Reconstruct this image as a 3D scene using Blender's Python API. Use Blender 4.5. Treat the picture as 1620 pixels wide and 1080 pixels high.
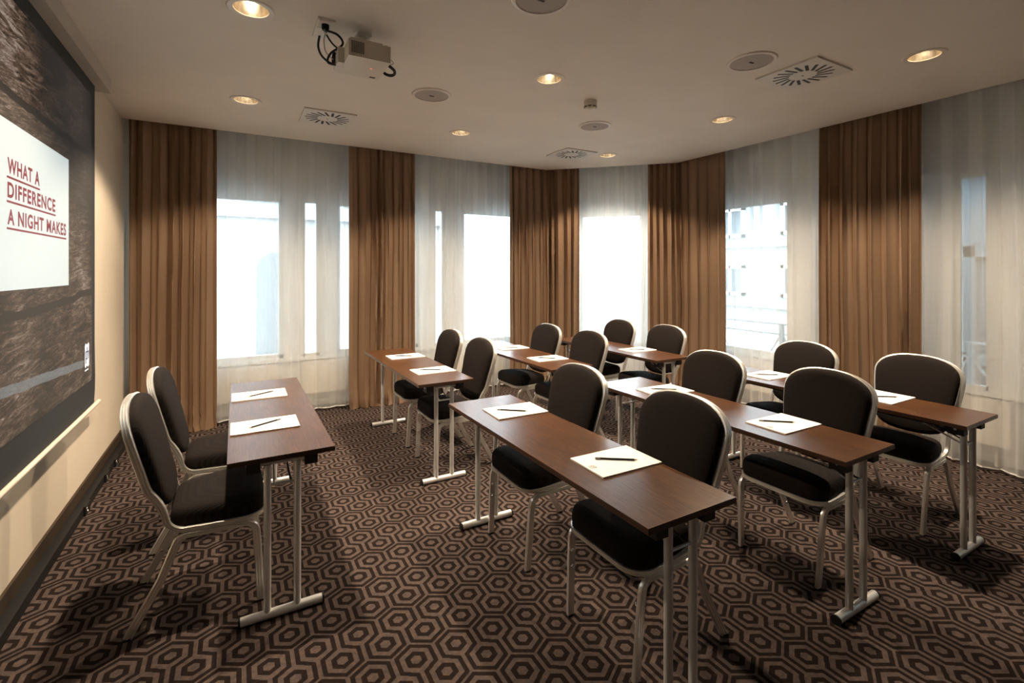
import bpy, bmesh, math, random
from mathutils import Vector, Matrix, noise
from mathutils.geometry import tessellate_polygon
PI = math.pi
random.seed(7)
sc = bpy.context.scene
for o in list(bpy.data.objects): bpy.data.objects.remove(o)
C = sc.collection

# ------------------------------------------------------------------ camera
cam_d = bpy.data.cameras.new('camera'); cam = bpy.data.objects.new('camera', cam_d); C.objects.link(cam)
cam.location = (0, 0, 1.595); cam.rotation_euler = (PI/2, 0, -0.5178)
cam_d.sensor_width = 36; cam_d.lens = 36*766/1620; cam_d.shift_y = -(540-427)/1620
cam_d.clip_start = 0.02; cam_d.clip_end = 300
sc.camera = cam

# ------------------------------------------------------------------ view, world, lights
sc.view_settings.view_transform = 'Standard'; sc.view_settings.look = 'None'
sc.view_settings.gamma = 1; sc.view_settings.use_curve_mapping = False
sc.view_settings.exposure = 0.22
SKY = 14.0; SPOT = 275.0
w = bpy.data.worlds.new('world'); sc.world = w; w.use_nodes = True
bg = w.node_tree.nodes['Background']; bg.inputs[0].default_value = (0.80, 0.91, 1.0, 1); bg.inputs[1].default_value = SKY

def portal(name, loc, rz, sx, sy):
    d = bpy.data.lights.new(name, 'AREA'); d.shape = 'RECTANGLE'; d.size = sx; d.size_y = sy
    o = bpy.data.objects.new(name, d); C.objects.link(o); o.location = loc; o.rotation_euler = (PI/2, 0, rz)
    d.cycles.is_portal = True
    return o
# light emits along local -Z ; rotated so it faces into the room
portal('daylight_portal', (1.6, 6.45, 1.5), PI, 4.6, 2.0).rotation_euler = (-PI/2, 0, 0)
portal('daylight_portal', (5.75, 2.2, 1.5), 0, 4.6, 2.0).rotation_euler = (-PI/2, 0, -PI/2)
portal('daylight_portal', (4.98, 5.62, 1.5), 0, 1.3, 2.0).rotation_euler = (-PI/2, 0, -PI/4)

LIGHTS = [(0.07,2.96),(0.07,4.57),(2.0,2.96),(2.0,4.57),(3.95,4.57),(3.95,2.96),(3.92,1.42)]

# ------------------------------------------------------------------ helpers
def children(o): return list(o.children)
def setp(o, label=None, cat=None, group=None, kind=None):
    if label: o['label'] = label
    if cat: o['category'] = cat
    if group: o['group'] = group
    if kind: o['kind'] = kind
    return o
class MB:
    def __init__(s): s.v = []; s.f = []
    def add(s, vs, fs):
        n = len(s.v); s.v += [tuple(v) for v in vs]; s.f += [tuple(i+n for i in f) for f in fs]; return s
    def box(s, a, b):
        x0,y0,z0 = [min(p,q) for p,q in zip(a,b)]; x1,y1,z1 = [max(p,q) for p,q in zip(a,b)]
        return s.add([(x0,y0,z0),(x1,y0,z0),(x1,y1,z0),(x0,y1,z0),(x0,y0,z1),(x1,y0,z1),(x1,y1,z1),(x0,y1,z1)],
                     [(0,3,2,1),(4,5,6,7),(0,1,5,4),(1,2,6,5),(2,3,7,6),(3,0,4,7)])
    def xbox(s, M, a, b):     # box transformed by a matrix
        m = MB().box(a, b); return s.add([M @ Vector(v) for v in m.v], m.f)
    def tube(s, pts, r, n=10, caps=True, closed=False):
        pts = [Vector(p) for p in pts]; m = len(pts); rings = []
        T0 = (pts[1]-pts[0]).normalized(); up = Vector((0,0,1)) if abs(T0.z) < .9 else Vector((1,0,0))
        A = T0.cross(up).normalized()
        for i,p in enumerate(pts):
            if closed: T = (pts[(i+1)%m]-pts[i-1]).normalized()
            else: T = (pts[min(i+1,m-1)]-pts[max(i-1,0)]).normalized()
            A = (A - T*A.dot(T)).normalized(); B = T.cross(A)
            rr = r[i] if isinstance(r,(list,tuple)) else r
            rings.append([p + (A*math.cos(2*PI*k/n)+B*math.sin(2*PI*k/n))*rr for k in range(n)])
        vs = [v for R in rings for v in R]; fs = []
        for i in range(m if closed else m-1):
            j = (i+1)%m
            for k in range(n): fs.append((i*n+k, i*n+(k+1)%n, j*n+(k+1)%n, j*n+k))
        if caps and not closed: fs += [tuple(range(n))[::-1], tuple((m-1)*n+k for k in range(n))]
        return s.add(vs, fs)
    def sweep(s, pts, N, sec, closed=False, wide=None):      # sec = [(along M, along N)]
        pts = [Vector(p) for p in pts]; m = len(pts); n = len(sec); vs = []; fs = []
        for i,p in enumerate(pts):
            if closed: T = (pts[(i+1)%m]-pts[i-1]).normalized()
            else: T = (pts[min(i+1,m-1)]-pts[max(i-1,0)]).normalized()
            nn = N[i]; nn = (nn - T*nn.dot(T)).normalized(); M = nn.cross(T)
            k_ = wide[i] if wide else 1; vs += [p + M*a*k_ + nn*b for a,b in sec]
        for i in range(m if closed else m-1):
            j = (i+1)%m
            for k in range(n): fs.append((i*n+k, i*n+(k+1)%n, j*n+(k+1)%n, j*n+k))
        if not closed: fs += [tuple(range(n))[::-1], tuple((m-1)*n+k for k in range(n))]
        return s.add(vs, fs)
    def lathe(s, prof, c=(0,0,0), n=32, M=None):       # prof (r, z)
        vs = []; fs = []
        for r,z in prof:
            for k in range(n):
                v = Vector((r*math.cos(2*PI*k/n), r*math.sin(2*PI*k/n), z))
                vs.append((M @ v if M else v) + Vector(c))
        for i in range(len(prof)-1):
            for k in range(n): fs.append((i*n+k, i*n+(k+1)%n, (i+1)*n+(k+1)%n, (i+1)*n+k))
        return s.add(vs, fs)
    def build(s, name, mat, parent=None, bevel=0, angle=35, smooth=True):
        bm = bmesh.new(); V = [bm.verts.new(v) for v in s.v]
        for f in s.f:
            if len(set(f)) >= 3:
                try: bm.faces.new([V[i] for i in f])
                except ValueError: pass
        if bevel:
            bmesh.ops.bevel(bm, geom=[e for e in bm.edges if len(e.link_faces)==2 and e.calc_face_angle(0) > .6], offset=bevel, segments=2, affect='EDGES', profile=.6)
        bmesh.ops.recalc_face_normals(bm, faces=bm.faces)
        for f in bm.faces: f.smooth = smooth
        for e in bm.edges:
            if len(e.link_faces)==2 and e.calc_face_angle(0) > math.radians(angle): e.smooth = False
        me = bpy.data.meshes.new(name); bm.to_mesh(me); bm.free(); me.materials.append(mat)
        o = bpy.data.objects.new(name, me); C.objects.link(o)
        if parent: o.parent = parent
        return o
def holes_sheet(outer, holes, z):      # flat polygon with holes
    polys = [[Vector((x*100,y*100,0)) for x,y in outer]] + [[Vector((x*100,y*100,0)) for x,y in h] for h in holes]
    tris = tessellate_polygon(polys); m = MB()
    vs = [(v.x/100,v.y/100,z) for p in polys for v in p]; m.add(vs, [tuple(t) for t in tris]); return m
def circle(x, y, r, n=28): return [(x+r*math.cos(2*PI*k/n), y+r*math.sin(2*PI*k/n)) for k in range(n)]
def empty(name, loc=(0,0,0), rz=0, parent=None):
    o = bpy.data.objects.new(name, None); C.objects.link(o); o.location = loc; o.rotation_euler = (0,0,rz)
    o.empty_display_size = .1
    if parent: o.parent = parent
    return o
def copy_tree(o, parent=None):
    c = o.copy(); C.objects.link(c); c.parent = parent
    for ch in children(o): copy_tree(ch, c)
    return c

# ------------------------------------------------------------------ materials
def nmat(name):
    m = bpy.data.materials.new(name); m.use_nodes = True; nt = m.node_tree
    return m, nt, nt.nodes['Principled BSDF']
def mat(name, col, rough=.5, metal=0, **kw):
    m, nt, b = nmat(name); b.inputs['Base Color'].default_value = (*col,1); b.inputs['Roughness'].default_value = rough
    b.inputs['Metallic'].default_value = metal
    for k,v in kw.items(): b.inputs[k.replace('_',' ')].default_value = v
    return m
class X:      # tiny expression builder on math nodes
    nt = None
    def __init__(s, sock): s.s = sock
    @staticmethod
    def m(op, a, b=None, c=None):
        n = X.nt.nodes.new('ShaderNodeMath'); n.operation = op
        for i,q in enumerate((a,b,c)):
            if q is None: continue
            if isinstance(q, X): X.nt.links.new(q.s, n.inputs[i])
            else: n.inputs[i].default_value = q
        return X(n.outputs[0])
    def __add__(s,o): return X.m('ADD',s,o)
    def __sub__(s,o): return X.m('SUBTRACT',s,o)
    def __mul__(s,o): return X.m('MULTIPLY',s,o)
    def __truediv__(s,o): return X.m('DIVIDE',s,o)
    def __lt__(s,o): return X.m('LESS_THAN',s,o)
    def __gt__(s,o): return X.m('GREATER_THAN',s,o)
    def abs(s): return X.m('ABSOLUTE',s)
    def fract(s): return X.m('FRACT',s)
    def max(s,o): return X.m('MAXIMUM',s,o)
    def min(s,o): return X.m('MINIMUM',s,o)
def coords(nt, kind='Object'):
    t = nt.nodes.new('ShaderNodeTexCoord'); return t.outputs[kind]
def noise_n(nt, vec, scale, detail=3, rough=.55, sc3=None, dist=0):
    if sc3:
        mp = nt.nodes.new('ShaderNodeMapping'); nt.links.new(vec, mp.inputs[0]); mp.inputs['Scale'].default_value = sc3; vec = mp.outputs[0]
    n = nt.nodes.new('ShaderNodeTexNoise'); nt.links.new(vec, n.inputs['Vector']); n.inputs['Scale'].default_value = scale
    n.inputs['Detail'].default_value = detail; n.inputs['Roughness'].default_value = rough; n.inputs['Distortion'].default_value = dist
    return n.outputs['Fac']
def ramp(nt, fac, stops):
    r = nt.nodes.new('ShaderNodeValToRGB'); nt.links.new(fac, r.inputs[0]); e = r.color_ramp.elements
    e[0].position, e[0].color = stops[0][0], (*stops[0][1],1); e[1].position, e[1].color = stops[-1][0], (*stops[-1][1],1)
    for p,c in stops[1:-1]: k = e.new(p); k.color = (*c,1)
    return r.outputs[0]
def mixc(nt, fac, a, b, mode='MIX'):
    n = nt.nodes.new('ShaderNodeMix'); n.data_type = 'RGBA'; n.blend_type = mode
    for i,q in ((0,fac),(6,a),(7,b)):
        if isinstance(q, (int,float)): n.inputs[i].default_value = q
        elif isinstance(q, tuple): n.inputs[i].default_value = (*q,1)
        else: nt.links.new(q.s if isinstance(q,X) else q, n.inputs[i])
    return n.outputs[2]
def bump(nt, b, h, strength=.3, dist=.002):
    n = nt.nodes.new('ShaderNodeBump'); n.inputs['Strength'].default_value = strength; n.inputs['Distance'].default_value = dist
    nt.links.new(h.s if isinstance(h,X) else h, n.inputs['Height']); nt.links.new(n.outputs[0], b.inputs['Normal'])

# carpet: nested hexagons in two interlocking lattices
def carpet():
    m, nt, b = nmat('hexagon_carpet'); X.nt = nt; co = coords(nt)
    sp = nt.nodes.new('ShaderNodeSeparateXYZ'); nt.links.new(co, sp.inputs[0]); x, y = X(sp.outputs[0]), X(sp.outputs[1])
    a, p = .1755, .2605
    def cell(cx, cy):
        u = (((x-(cx-20*a))/a+.5).fract()-.5)*a; v = (((y-(cy-20*p))/p+.5).fract()-.5)*p
        r = u.abs().max(u.abs()*.5+v.abs()*.866); return r, v
    rA, yA = cell(.641, 2.178); rB, yB = cell(.641+a/2, 2.178-.1155)
    r0, r1, r2, r3 = .0205, .0415, .0615, .0795
    rin = rA.min(rB)
    core = (rin < r1) * (rin > r0)
    outer = rin > r2
    dA = (rA < r3) * (rA > r2); dB = (rB < r3) * (rB > r2)
    cA = dA * ((yA > -.052).max(rB < r3)); cB = dB * ((yB < .052).max(rA < r3))
    dark = core.max(outer * cA.max(cB))
    tuft = noise_n(nt, co, 420, 2); blotch = noise_n(nt, co, 45, 3); broad = noise_n(nt, co, 1.3, 2)
    light = ramp(nt, blotch, [(.3,(.074,.058,.056)),(.5,(.095,.072,.065)),(.68,(.127,.087,.067))])
    drk = ramp(nt, blotch, [(.32,(.015,.012,.013)),(.5,(.018,.013,.0115)),(.7,(.027,.016,.012))])
    col = mixc(nt, dark, light, drk)
    tc = ramp(nt, tuft, [(.3,(.62,.62,.62)),(.7,(1.3,1.3,1.3))]); col = mixc(nt, 1.0, col, tc, 'MULTIPLY')
    bc = ramp(nt, broad, [(.3,(.9,.9,.9)),(.7,(1.08,1.08,1.08))]); col = mixc(nt, 1.0, col, bc, 'MULTIPLY')
    nt.links.new(col, b.inputs['Base Color']); b.inputs['Roughness'].default_value = .95
    b.inputs['Specular IOR Level'].default_value = .03
    bump(nt, b, tuft, .8, .004); return m
M_carpet = carpet()
def plaster(name, col, sc_=60, st=.15, rough=.85):
    m, nt, b = nmat(name); co = coords(nt); n = noise_n(nt, co, 2, 3)
    c = ramp(nt, n, [(.3, tuple(v*.96 for v in col)), (.7, tuple(min(1,v*1.03) for v in col))])
    nt.links.new(c, b.inputs['Base Color']); b.inputs['Roughness'].default_value = rough
    bump(nt, b, noise_n(nt, co, sc_, 4), st, .001); return m
M_ceil = plaster('ceiling_paint', (.74,.67,.585), 90, .1)
M_wall = plaster('beige_wall_paint', (.68,.60,.48), 70, .15)
M_white = plaster('window_joinery_paint', (.82,.84,.83), 120, .03, .45)
M_base = mat('brown_baseboard_paint', (.045,.030,.019), .75, Specular_IOR_Level=.2)
M_black = mat('black_plastic', (.010,.010,.010), .5, Specular_IOR_Level=.3)
M_blackm = mat('matt_black_plastic', (.015,.014,.013), .6)
def brushed(name, col, rough, metal=1.0, sc3=(3,3,3)):
    m, nt, b = nmat(name); co = coords(nt); n = noise_n(nt, co, 90, 3, sc3=sc3)
    c = ramp(nt, n, [(.3, tuple(v*.97 for v in col)), (.7, col)]); nt.links.new(c, b.inputs['Base Color'])
    b.inputs['Metallic'].default_value = metal; X.nt = nt
    r = X(n)*.08+(rough-.04); nt.links.new(r.s, b.inputs['Roughness']); return m
M_alu = brushed('brushed_aluminium', (.88,.86,.81), .30, .80)
M_tube = brushed('silver_painted_tube', (.80,.80,.78), .38, .55)
M_chrome = mat('chrome', (.85,.85,.85), .12, 1)
def wood_top():
    m, nt, b = nmat('dark_oak_laminate'); co = coords(nt)
    g = noise_n(nt, co, 14, 5, .65, (9,.55,1), .6); f = noise_n(nt, co, 60, 3, .6, (12,.5,1))
    c = ramp(nt, g, [(.28,(.026,.010,.005)),(.5,(.068,.028,.011)),(.72,(.125,.054,.021))])
    f2 = ramp(nt, f, [(.35,(.55,.55,.55)),(.6,(1.15,1.15,1.15))]); c = mixc(nt, 1.0, c, f2, 'MULTIPLY')
    nt.links.new(c, b.inputs['Base Color']); b.inputs['Roughness'].default_value = .29
    b.inputs['Specular IOR Level'].default_value = .34; bump(nt, b, f, .12, .001); return m
M_top = wood_top()
M_edge = mat('dark_edge_band', (.05,.024,.014), .3)
def fabric():
    m, nt, b = nmat('black_ribbed_upholstery'); co = coords(nt)
    wv = nt.nodes.new('ShaderNodeTexWave'); nt.links.new(co, wv.inputs['Vector']); wv.bands_direction = 'Y'; wv.inputs['Scale'].default_value = 55
    wz = nt.nodes.new('ShaderNodeTexWave'); nt.links.new(co, wz.inputs['Vector']); wz.bands_direction = 'Z'; wz.inputs['Scale'].default_value = 55
    X.nt = nt; h = X(wv.outputs['Fac'])*.7+X(wz.outputs['Fac'])*.4
    c = ramp(nt, h.s, [(.1,(.006,.0045,.004)),(.9,(.017,.0125,.011))]); nt.links.new(c, b.inputs['Base Color'])
    b.inputs['Roughness'].default_value = .85; b.inputs['Specular IOR Level'].default_value = .12
    bump(nt, b, h, .5, .0015); return m
M_fab = fabric()
def drape():
    m, nt, b = nmat('bronze_satin_drape'); co = coords(nt)
    n = noise_n(nt, co, 30, 3, .6, (6,6,.6)); c = ramp(nt, n, [(.3,(.275,.180,.115)),(.7,(.295,.195,.126))]); nt.links.new(c, b.inputs['Base Color'])
    b.inputs['Roughness'].default_value = .40; b.inputs['Specular IOR Level'].default_value = .55
    b.inputs['Metallic'].default_value = .38
    bump(nt, b, noise_n(nt, co, 400, 2), .15, .0006); return m
M_drape = drape()
def sheer():
    m, nt, b = nmat('white_voile'); out = nt.nodes['Material Output']; nt.nodes.remove(b)
    tr = nt.nodes.new('ShaderNodeBsdfTransparent'); tr.inputs[0].default_value = (1,1,1,1)
    df = nt.nodes.new('ShaderNodeBsdfDiffuse'); df.inputs[0].default_value = (.93,.93,.92,1)
    tl = nt.nodes.new('ShaderNodeBsdfTranslucent'); tl.inputs[0].default_value = (.93,.94,.94,1)
    a = nt.nodes.new('ShaderNodeMixShader'); a.inputs[0].default_value = .66; nt.links.new(df.outputs[0], a.inputs[1]); nt.links.new(tl.outputs[0], a.inputs[2])
    lw = nt.nodes.new('ShaderNodeLayerWeight'); lw.inputs[0].default_value = .5      # cloth seen edge-on is denser
    X.nt = nt; co = coords(nt); n = noise_n(nt, co, 25, 2, .5, (4,4,.15))
    f = X.m('MINIMUM', X(lw.outputs['Facing'])*.44+X(n)*.05+.43, .95)
    mx = nt.nodes.new('ShaderNodeMixShader'); nt.links.new(f.s, mx.inputs[0]); nt.links.new(tr.outputs[0], mx.inputs[1]); nt.links.new(a.outputs[0], mx.inputs[2])
    nt.links.new(mx.outputs[0], out.inputs[0]); return m
M_sheer = sheer()
M_hem = mat('voile_hem', (.8,.79,.76), .8)
def glass():
    m, nt, b = nmat('window_glass'); out = nt.nodes['Material Output']; nt.nodes.remove(b)
    tr = nt.nodes.new('ShaderNodeBsdfTransparent'); tr.inputs[0].default_value = (.93,.97,.97,1)
    gl = nt.nodes.new('ShaderNodeBsdfGlossy'); gl.inputs['Roughness'].default_value = .02
    fr = nt.nodes.new('ShaderNodeFresnel'); mx = nt.nodes.new('ShaderNodeMixShader')
    nt.links.new(fr.outputs[0], mx.inputs[0]); nt.links.new(tr.outputs[0], mx.inputs[1]); nt.links.new(gl.outputs[0], mx.inputs[2])
    nt.links.new(mx.outputs[0], out.inputs[0]); return m
M_glass = glass()
M_paper = mat('cream_notepaper', (.88,.86,.81), .7)
M_print = mat('printed_grey_ink', (.10,.09,.10), .7)
M_pencil = mat('black_lacquered_pencil', (.015,.012,.010), .3)
M_pwood = mat('sharpened_pencil_wood', (.62,.42,.22), .6)
M_ferrule = mat('grey_pencil_cap', (.30,.28,.27), .35, .6)
M_proj = plaster('cream_projector_plastic', (.62,.56,.46), 200, .05, .42)
M_beige = mat('ivory_plastic', (.70,.64,.54), .4)
M_spk = mat('grey_speaker_mesh', (.40,.35,.31), .8)
M_rad = mat('cream_radiator_enamel', (.78,.74,.66), .45)
def emis(name, col, st, base=(.5,.5,.5)):
    m, nt, b = nmat(name); b.inputs['Base Color'].default_value = (*base,1)
    b.inputs['Emission Color'].default_value = (*col,1); b.inputs['Emission Strength'].default_value = st; return m
M_bulb = emis('lamp_glow', (1,.80,.55), 22)
M_cup = mat('lamp_reflector', (.95,.86,.72), .22, 1)
M_trimring = mat('downlight_ring', (.70,.62,.53), .45)
M_red = emis('red_indicator', (1,.08,.04), 2.5)

# ------------------------------------------------------------------ structure
H = 3.0
XL, YB, XR = -.92, 5.68, 5.03      # ceiling edge lines
CH = 9.47                          # x+y on the chamfer
# floor
MB().add([(-1.2,-2.8,0),(6.2,-2.8,0),(6.2,6.6,0),(-1.2,6.6,0),(-1.2,-2.8,-.1),(6.2,-2.8,-.1),(6.2,6.6,-.1),(-1.2,6.6,-.1)],
    [(0,1,2,3),(7,6,5,4),(0,4,5,1),(1,5,6,2),(2,6,7,3),(3,7,4,0)]).build('floor', M_carpet)
setp(bpy.data.objects['floor'], kind='structure')
# ceiling with round cut-outs for the downlights
outer = [(XL-.1,-2.7),(XR,-2.7),(XR,CH-XR),(CH-YB,YB),(XL-.1,YB)]
R_HOLE = .088
ce = holes_sheet(outer, [circle(x,y,R_HOLE) for x,y in LIGHTS], H)
n0 = len(outer)
lip = MB().add([(x,y,z) for z in (H,H+.05) for x,y in outer], [(i,(i+1)%n0,(i+1)%n0+n0,i+n0) for i in range(n0)])
ce.add(lip.v, lip.f)
ce.box((XL-.2,-2.9,3.24),(6.3,6.7,3.30))
o = ce.build('ceiling', M_ceil, smooth=False); setp(o, kind='structure')
# walls
o = MB().box((XL-.15,-2.9,0),(XL,6.5,3.24)).build('wall_left', M_wall); setp(o, kind='structure')
o = MB().box((XL-.15,-2.95,0),(6.1,-2.7,3.24)).build('wall_rear', mat('low_bounce_dark_finish',(.10,.06,.035),.5)); setp(o, kind='structure')  # unseen wall, its dark finish invented to cut bounce light near the camera
o = MB().box((XL,-2.7,.055),(XL+.014,5.9,.135)).build('baseboard_left', M_base, bevel=.003); setp(o, kind='structure')
o = MB().box((XL,-2.7,0),(XL+.062,5.9,.058)).build('trim_1', M_black, bevel=.004); setp(o, kind='structure')

# window walls -------------------------------------------------------
WD = .20
def window_wall(name, org, ang, length, glazed, extra_panels, zs=.58, zt=2.42, first=1):
    """org: point on inner face at u=0, ang: direction of u, outward normal = left of u."""
    Mx = Matrix.Translation(org) @ Matrix.Rotation(ang, 4, 'Z')
    wl = MB()
    u = 0.0
    for (a,b) in glazed + [(length,length)]:
        if a > u: wl.xbox(Mx, (u,0,0), (a,WD,3.24))          # pier
        if b > a:
            wl.xbox(Mx, (a,0,0), (b,WD,zs)); wl.xbox(Mx, (a,0,zt), (b,WD,3.24))
        u = b
    wall = wl.build(name, M_white, smooth=False); setp(wall, kind='structure')
    mats = M_white
    # mouldings framing the panels over the windows
    for (a,b) in extra_panels:
        mm = MB(); t = .022; z0, z1 = zt+.10, 2.985
        for (p,q) in (((a,z0),(b,z0+t)),((a,z1-t),(b,z1)),((a,z0),(a+t,z1)),((b-t,z0),(b,z1))):
            mm.xbox(Mx, (p[0],-.024,p[1]), (q[0],.0,q[1]))
        mm.build('moulding', M_white, wall, smooth=False)
    # ledge strips
    MB().xbox(Mx, (0,-.045,zs-.03), (length,0,zs)).build('sill', M_white, wall, smooth=False)
    MB().xbox(Mx, (0,-.02,zt+.0), (length,0,zt+.05)).build('ledge', M_white, wall, smooth=False)
    k = first
    for (a,b) in glazed:
        r = empty('window_%d'%k); setp(r, kind='structure'); k += 1
        t = .045 if b-a > .3 else .03; fr = MB()
        for (p,q) in (((a,zs),(b,zs+t)),((a,zt-t),(b,zt)),((a,zs),(a+t,zt)),((b-t,zs),(b,zt))):
            fr.xbox(Mx, (p[0],.05,p[1]), (q[0],.11,q[1]))
        if b-a > .55: fr.xbox(Mx, (a, .055, 1.06), (b, .105, 1.09)) if False else None
        fr.build('window_frame', M_white, r, smooth=False)
        MB().xbox(Mx, (a+t-.005,.075,zs+t-.005), (b-t+.005,.083,zt-t+.005)).build('pane', M_glass, r, smooth=False)
        if b-a > .5:
            MB().xbox(Mx, (b-t+.008,.035,1.35), (b-t+.03,.05,1.47)).build('handle', M_beige, r)
    return k
# back wall (u along +X): glazing from the photograph
xb = -1.0
bg_ = [(-.62,.46),(.66,.84),(1.03,2.03),(2.245,2.40),(2.64,3.62)]
k = window_wall('wall_back', (xb,6.12,0), 0, 5.35, [(a*1.025-xb,b*1.025-xb) for a,b in bg_],
    [(a*1.025-xb,b*1.025-xb) for a,b in [(-.60,.46),(.665,.84),(1.03,2.02),(2.245,2.42),(2.66,3.5)]])
# chamfer
c0 = Vector((4.05,6.07,0)); ln = math.hypot(1.39,1.39)
k = window_wall('wall_corner', c0, -PI/4, ln, [(.50,1.40)], [(.50,1.40)], first=k)
# right wall: u along -Y, starting at Y=4.62
y0 = 4.70
rg = [(4.25,3.14),(2.85,1.96),(1.72,1.50),(1.29,.4),(0.1,-.9),(-1.2,-2.2)]
k = window_wall('wall_right', (5.44,y0,0), -PI/2, y0+2.9, [(y0-a*1.026,y0-b*1.026) for a,b in rg],
    [(y0-a*1.026,y0-b*1.026) for a,b in [(4.2,3.14),(2.83,1.97),(1.72,1.50),(1.29,.42)]], first=k)

# ------------------------------------------------------------------ outside
M_stone = plaster('pale_facade_stone', (.36,.36,.36), 6, .2, .9)
M_stone2 = plaster('grey_facade_render', (.30,.32,.335), 6, .2, .9)
M_pane = mat('dark_far_pane', (.10,.12,.135), .75)
M_pave = plaster('pale_paving', (.32,.32,.32), 4, .2, .9)
o = MB().box((-60,-60,-1.0),(80,80,-.9)).build('ground', M_pave); setp(o, kind='structure')
def facade(name, label, org, ang, L, Ht, cols, rows, ww, wh, z0, mat_, arch=None):
    Mx = Matrix.Translation(org) @ Matrix.Rotation(ang, 4, 'Z'); r = empty(name, org)
    setp(r, label, 'building'); inv = Matrix.Translation(-Vector(org))
    Mx = inv @ Mx
    MB().xbox(Mx, (0,0,0), (L,6,Ht)).build('wall', mat_, r, smooth=False)
    m = MB()
    for zz in rows: m.xbox(Mx, (0,-.18,zz-.45), (L,0,zz-.30))
    m.xbox(Mx, (-.2,-.4,Ht-.4), (L+.2,0,Ht)); m.build('cornice', mat_, r, smooth=False)
    for zz in rows:
        for u in cols:
            f = MB(); 
            for a,b in (((u,zz),(u+ww,zz+.14)),((u,zz+wh-.14),(u+ww,zz+wh)),((u,zz),(u+.14,zz+wh)),((u+ww-.14,zz),(u+ww,zz+wh)),((u+ww/2-.05,zz),(u+ww/2+.05,zz+wh))):
                f.xbox(Mx, (a[0],-.12,a[1]), (b[0],0,b[1]))
            fo = f.build('window', mat_ if name == 'dimming_annex' else M_white, r, smooth=False)
            MB().xbox(Mx, (u+.1,-.03,zz+.1), (u+ww-.1,-.01,zz+wh-.1)).build('pane', M_pane, fo, smooth=False)
    if arch:
        for (u,wd,zb,zt) in arch:
            pts = [(u,zb),(u+wd,zb)]+[(u+wd/2+wd/2*math.cos(t*PI/14), zt+wd/2*math.sin(t*PI/14)) for t in range(15)]
            n = len(pts); m = MB().add([Mx@Vector((p,d,q)) for d in (-.02,-.10) for p,q in pts], [tuple(range(n)), tuple(range(n,2*n))[::-1]]+[(i,(i+1)%n,n+(i+1)%n,n+i) for i in range(n)])
            m.build('archway', M_pane, r, smooth=False)
    return r
facade('townhouse', 'pale stone townhouse with arched doorway across the street behind the voile', (-9,14.2,-.9), 0, 15.2, 11, [2.2,5.0,7.6,9.2,11.6], [4.3+.0,7.8], .85, 1.75, 0, M_stone, arch=[(9.45,.95,.2,2.5),(4.5,1.1,.2,2.3),(12.2,.95,.2,2.3)])
facade('townhouse', 'grey rendered house with wide windows outside the right-hand window', (19,16,-.9), -PI/2, 16, 6.2, [1.5,4.5,7.5,10.5,13], [1.4,3.9], 1.4, 1.3, 0, M_stone2)
facade('dimming_annex', 'dark slate-blue block added close outside to dim the windows at the right edge', (8.2,3.75,-.9), -PI/2, 8, 7.5, [1.2,3.6,6.0], [1.3,4.2], .9, 1.5, 0, plaster('slate_render', (.085,.105,.12), 6, .2, .9))  # added close by to darken the right-edge windows and the daylight there
# terrace railing outside right windows
rl = empty('railing', (6.6,0,-.9)); setp(rl, 'thin grey terrace railing with diagonal braces outside the right windows', 'railing')
M_rail = mat('grey_rail_paint', (.30,.33,.35), .5)
for z in (.66,.77,1.60,1.74): MB().box((-.02,-1,z-.012),(.02,7,z+.012)).build('rail', M_rail, rl)
for i in range(9):
    y = -1+i; MB().box((-.025,y-.025,0),(.025,y+.025,1.75)).build('post', M_rail, rl)
    MB().tube([(0,y,1.6),(0,y+.5,.8)], .014, 6).build('brace', M_rail, rl); MB().tube([(0,y+1,1.6),(0,y+.5,.8)], .014, 6).build('brace', M_rail, rl)

# ------------------------------------------------------------------ radiators
def radiator(Mx, L, label):
    r = empty('radiator', Mx.translation); setp(r, label, 'radiator', 'radiators under the windows')
    inv = Matrix.Translation(-Mx.translation) @ Mx
    MB().xbox(inv, (0,-.10,.17), (L,-.005,.53)).build('panel', M_rad, r, bevel=.008)
    g = MB()
    for i in range(int(L/.04)): g.xbox(inv, (.02+i*.04,-.09,.53), (.04+i*.04,-.015,.537))
    g.build('grille', M_rad, r, smooth=False)
    for u in (.08,L-.1): MB().xbox(inv, (u,-.07,0), (u+.02,-.03,.18)).build('bracket', M_rad, r)
radiator(Matrix.Translation((-.45,6.11,0)), .85, 'cream panel radiator under the back window nearest the screen')
radiator(Matrix.Translation((.66,6.11,0)), .50, 'short cream panel radiator beside the second drape')
radiator(Matrix.Translation((2.35,6.11,0)), 1.1, 'cream panel radiator under the back window behind the middle row')
radiator(Matrix.Translation((5.43,4.15,0)) @ Matrix.Rotation(-PI/2,4,'Z'), .95, 'cream panel radiator under the right window between two drapes')
radiator(Matrix.Translation((5.43,1.78,0)) @ Matrix.Rotation(-PI/2,4,'Z'), .40, 'short cream panel radiator at the right edge of the picture')

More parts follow.
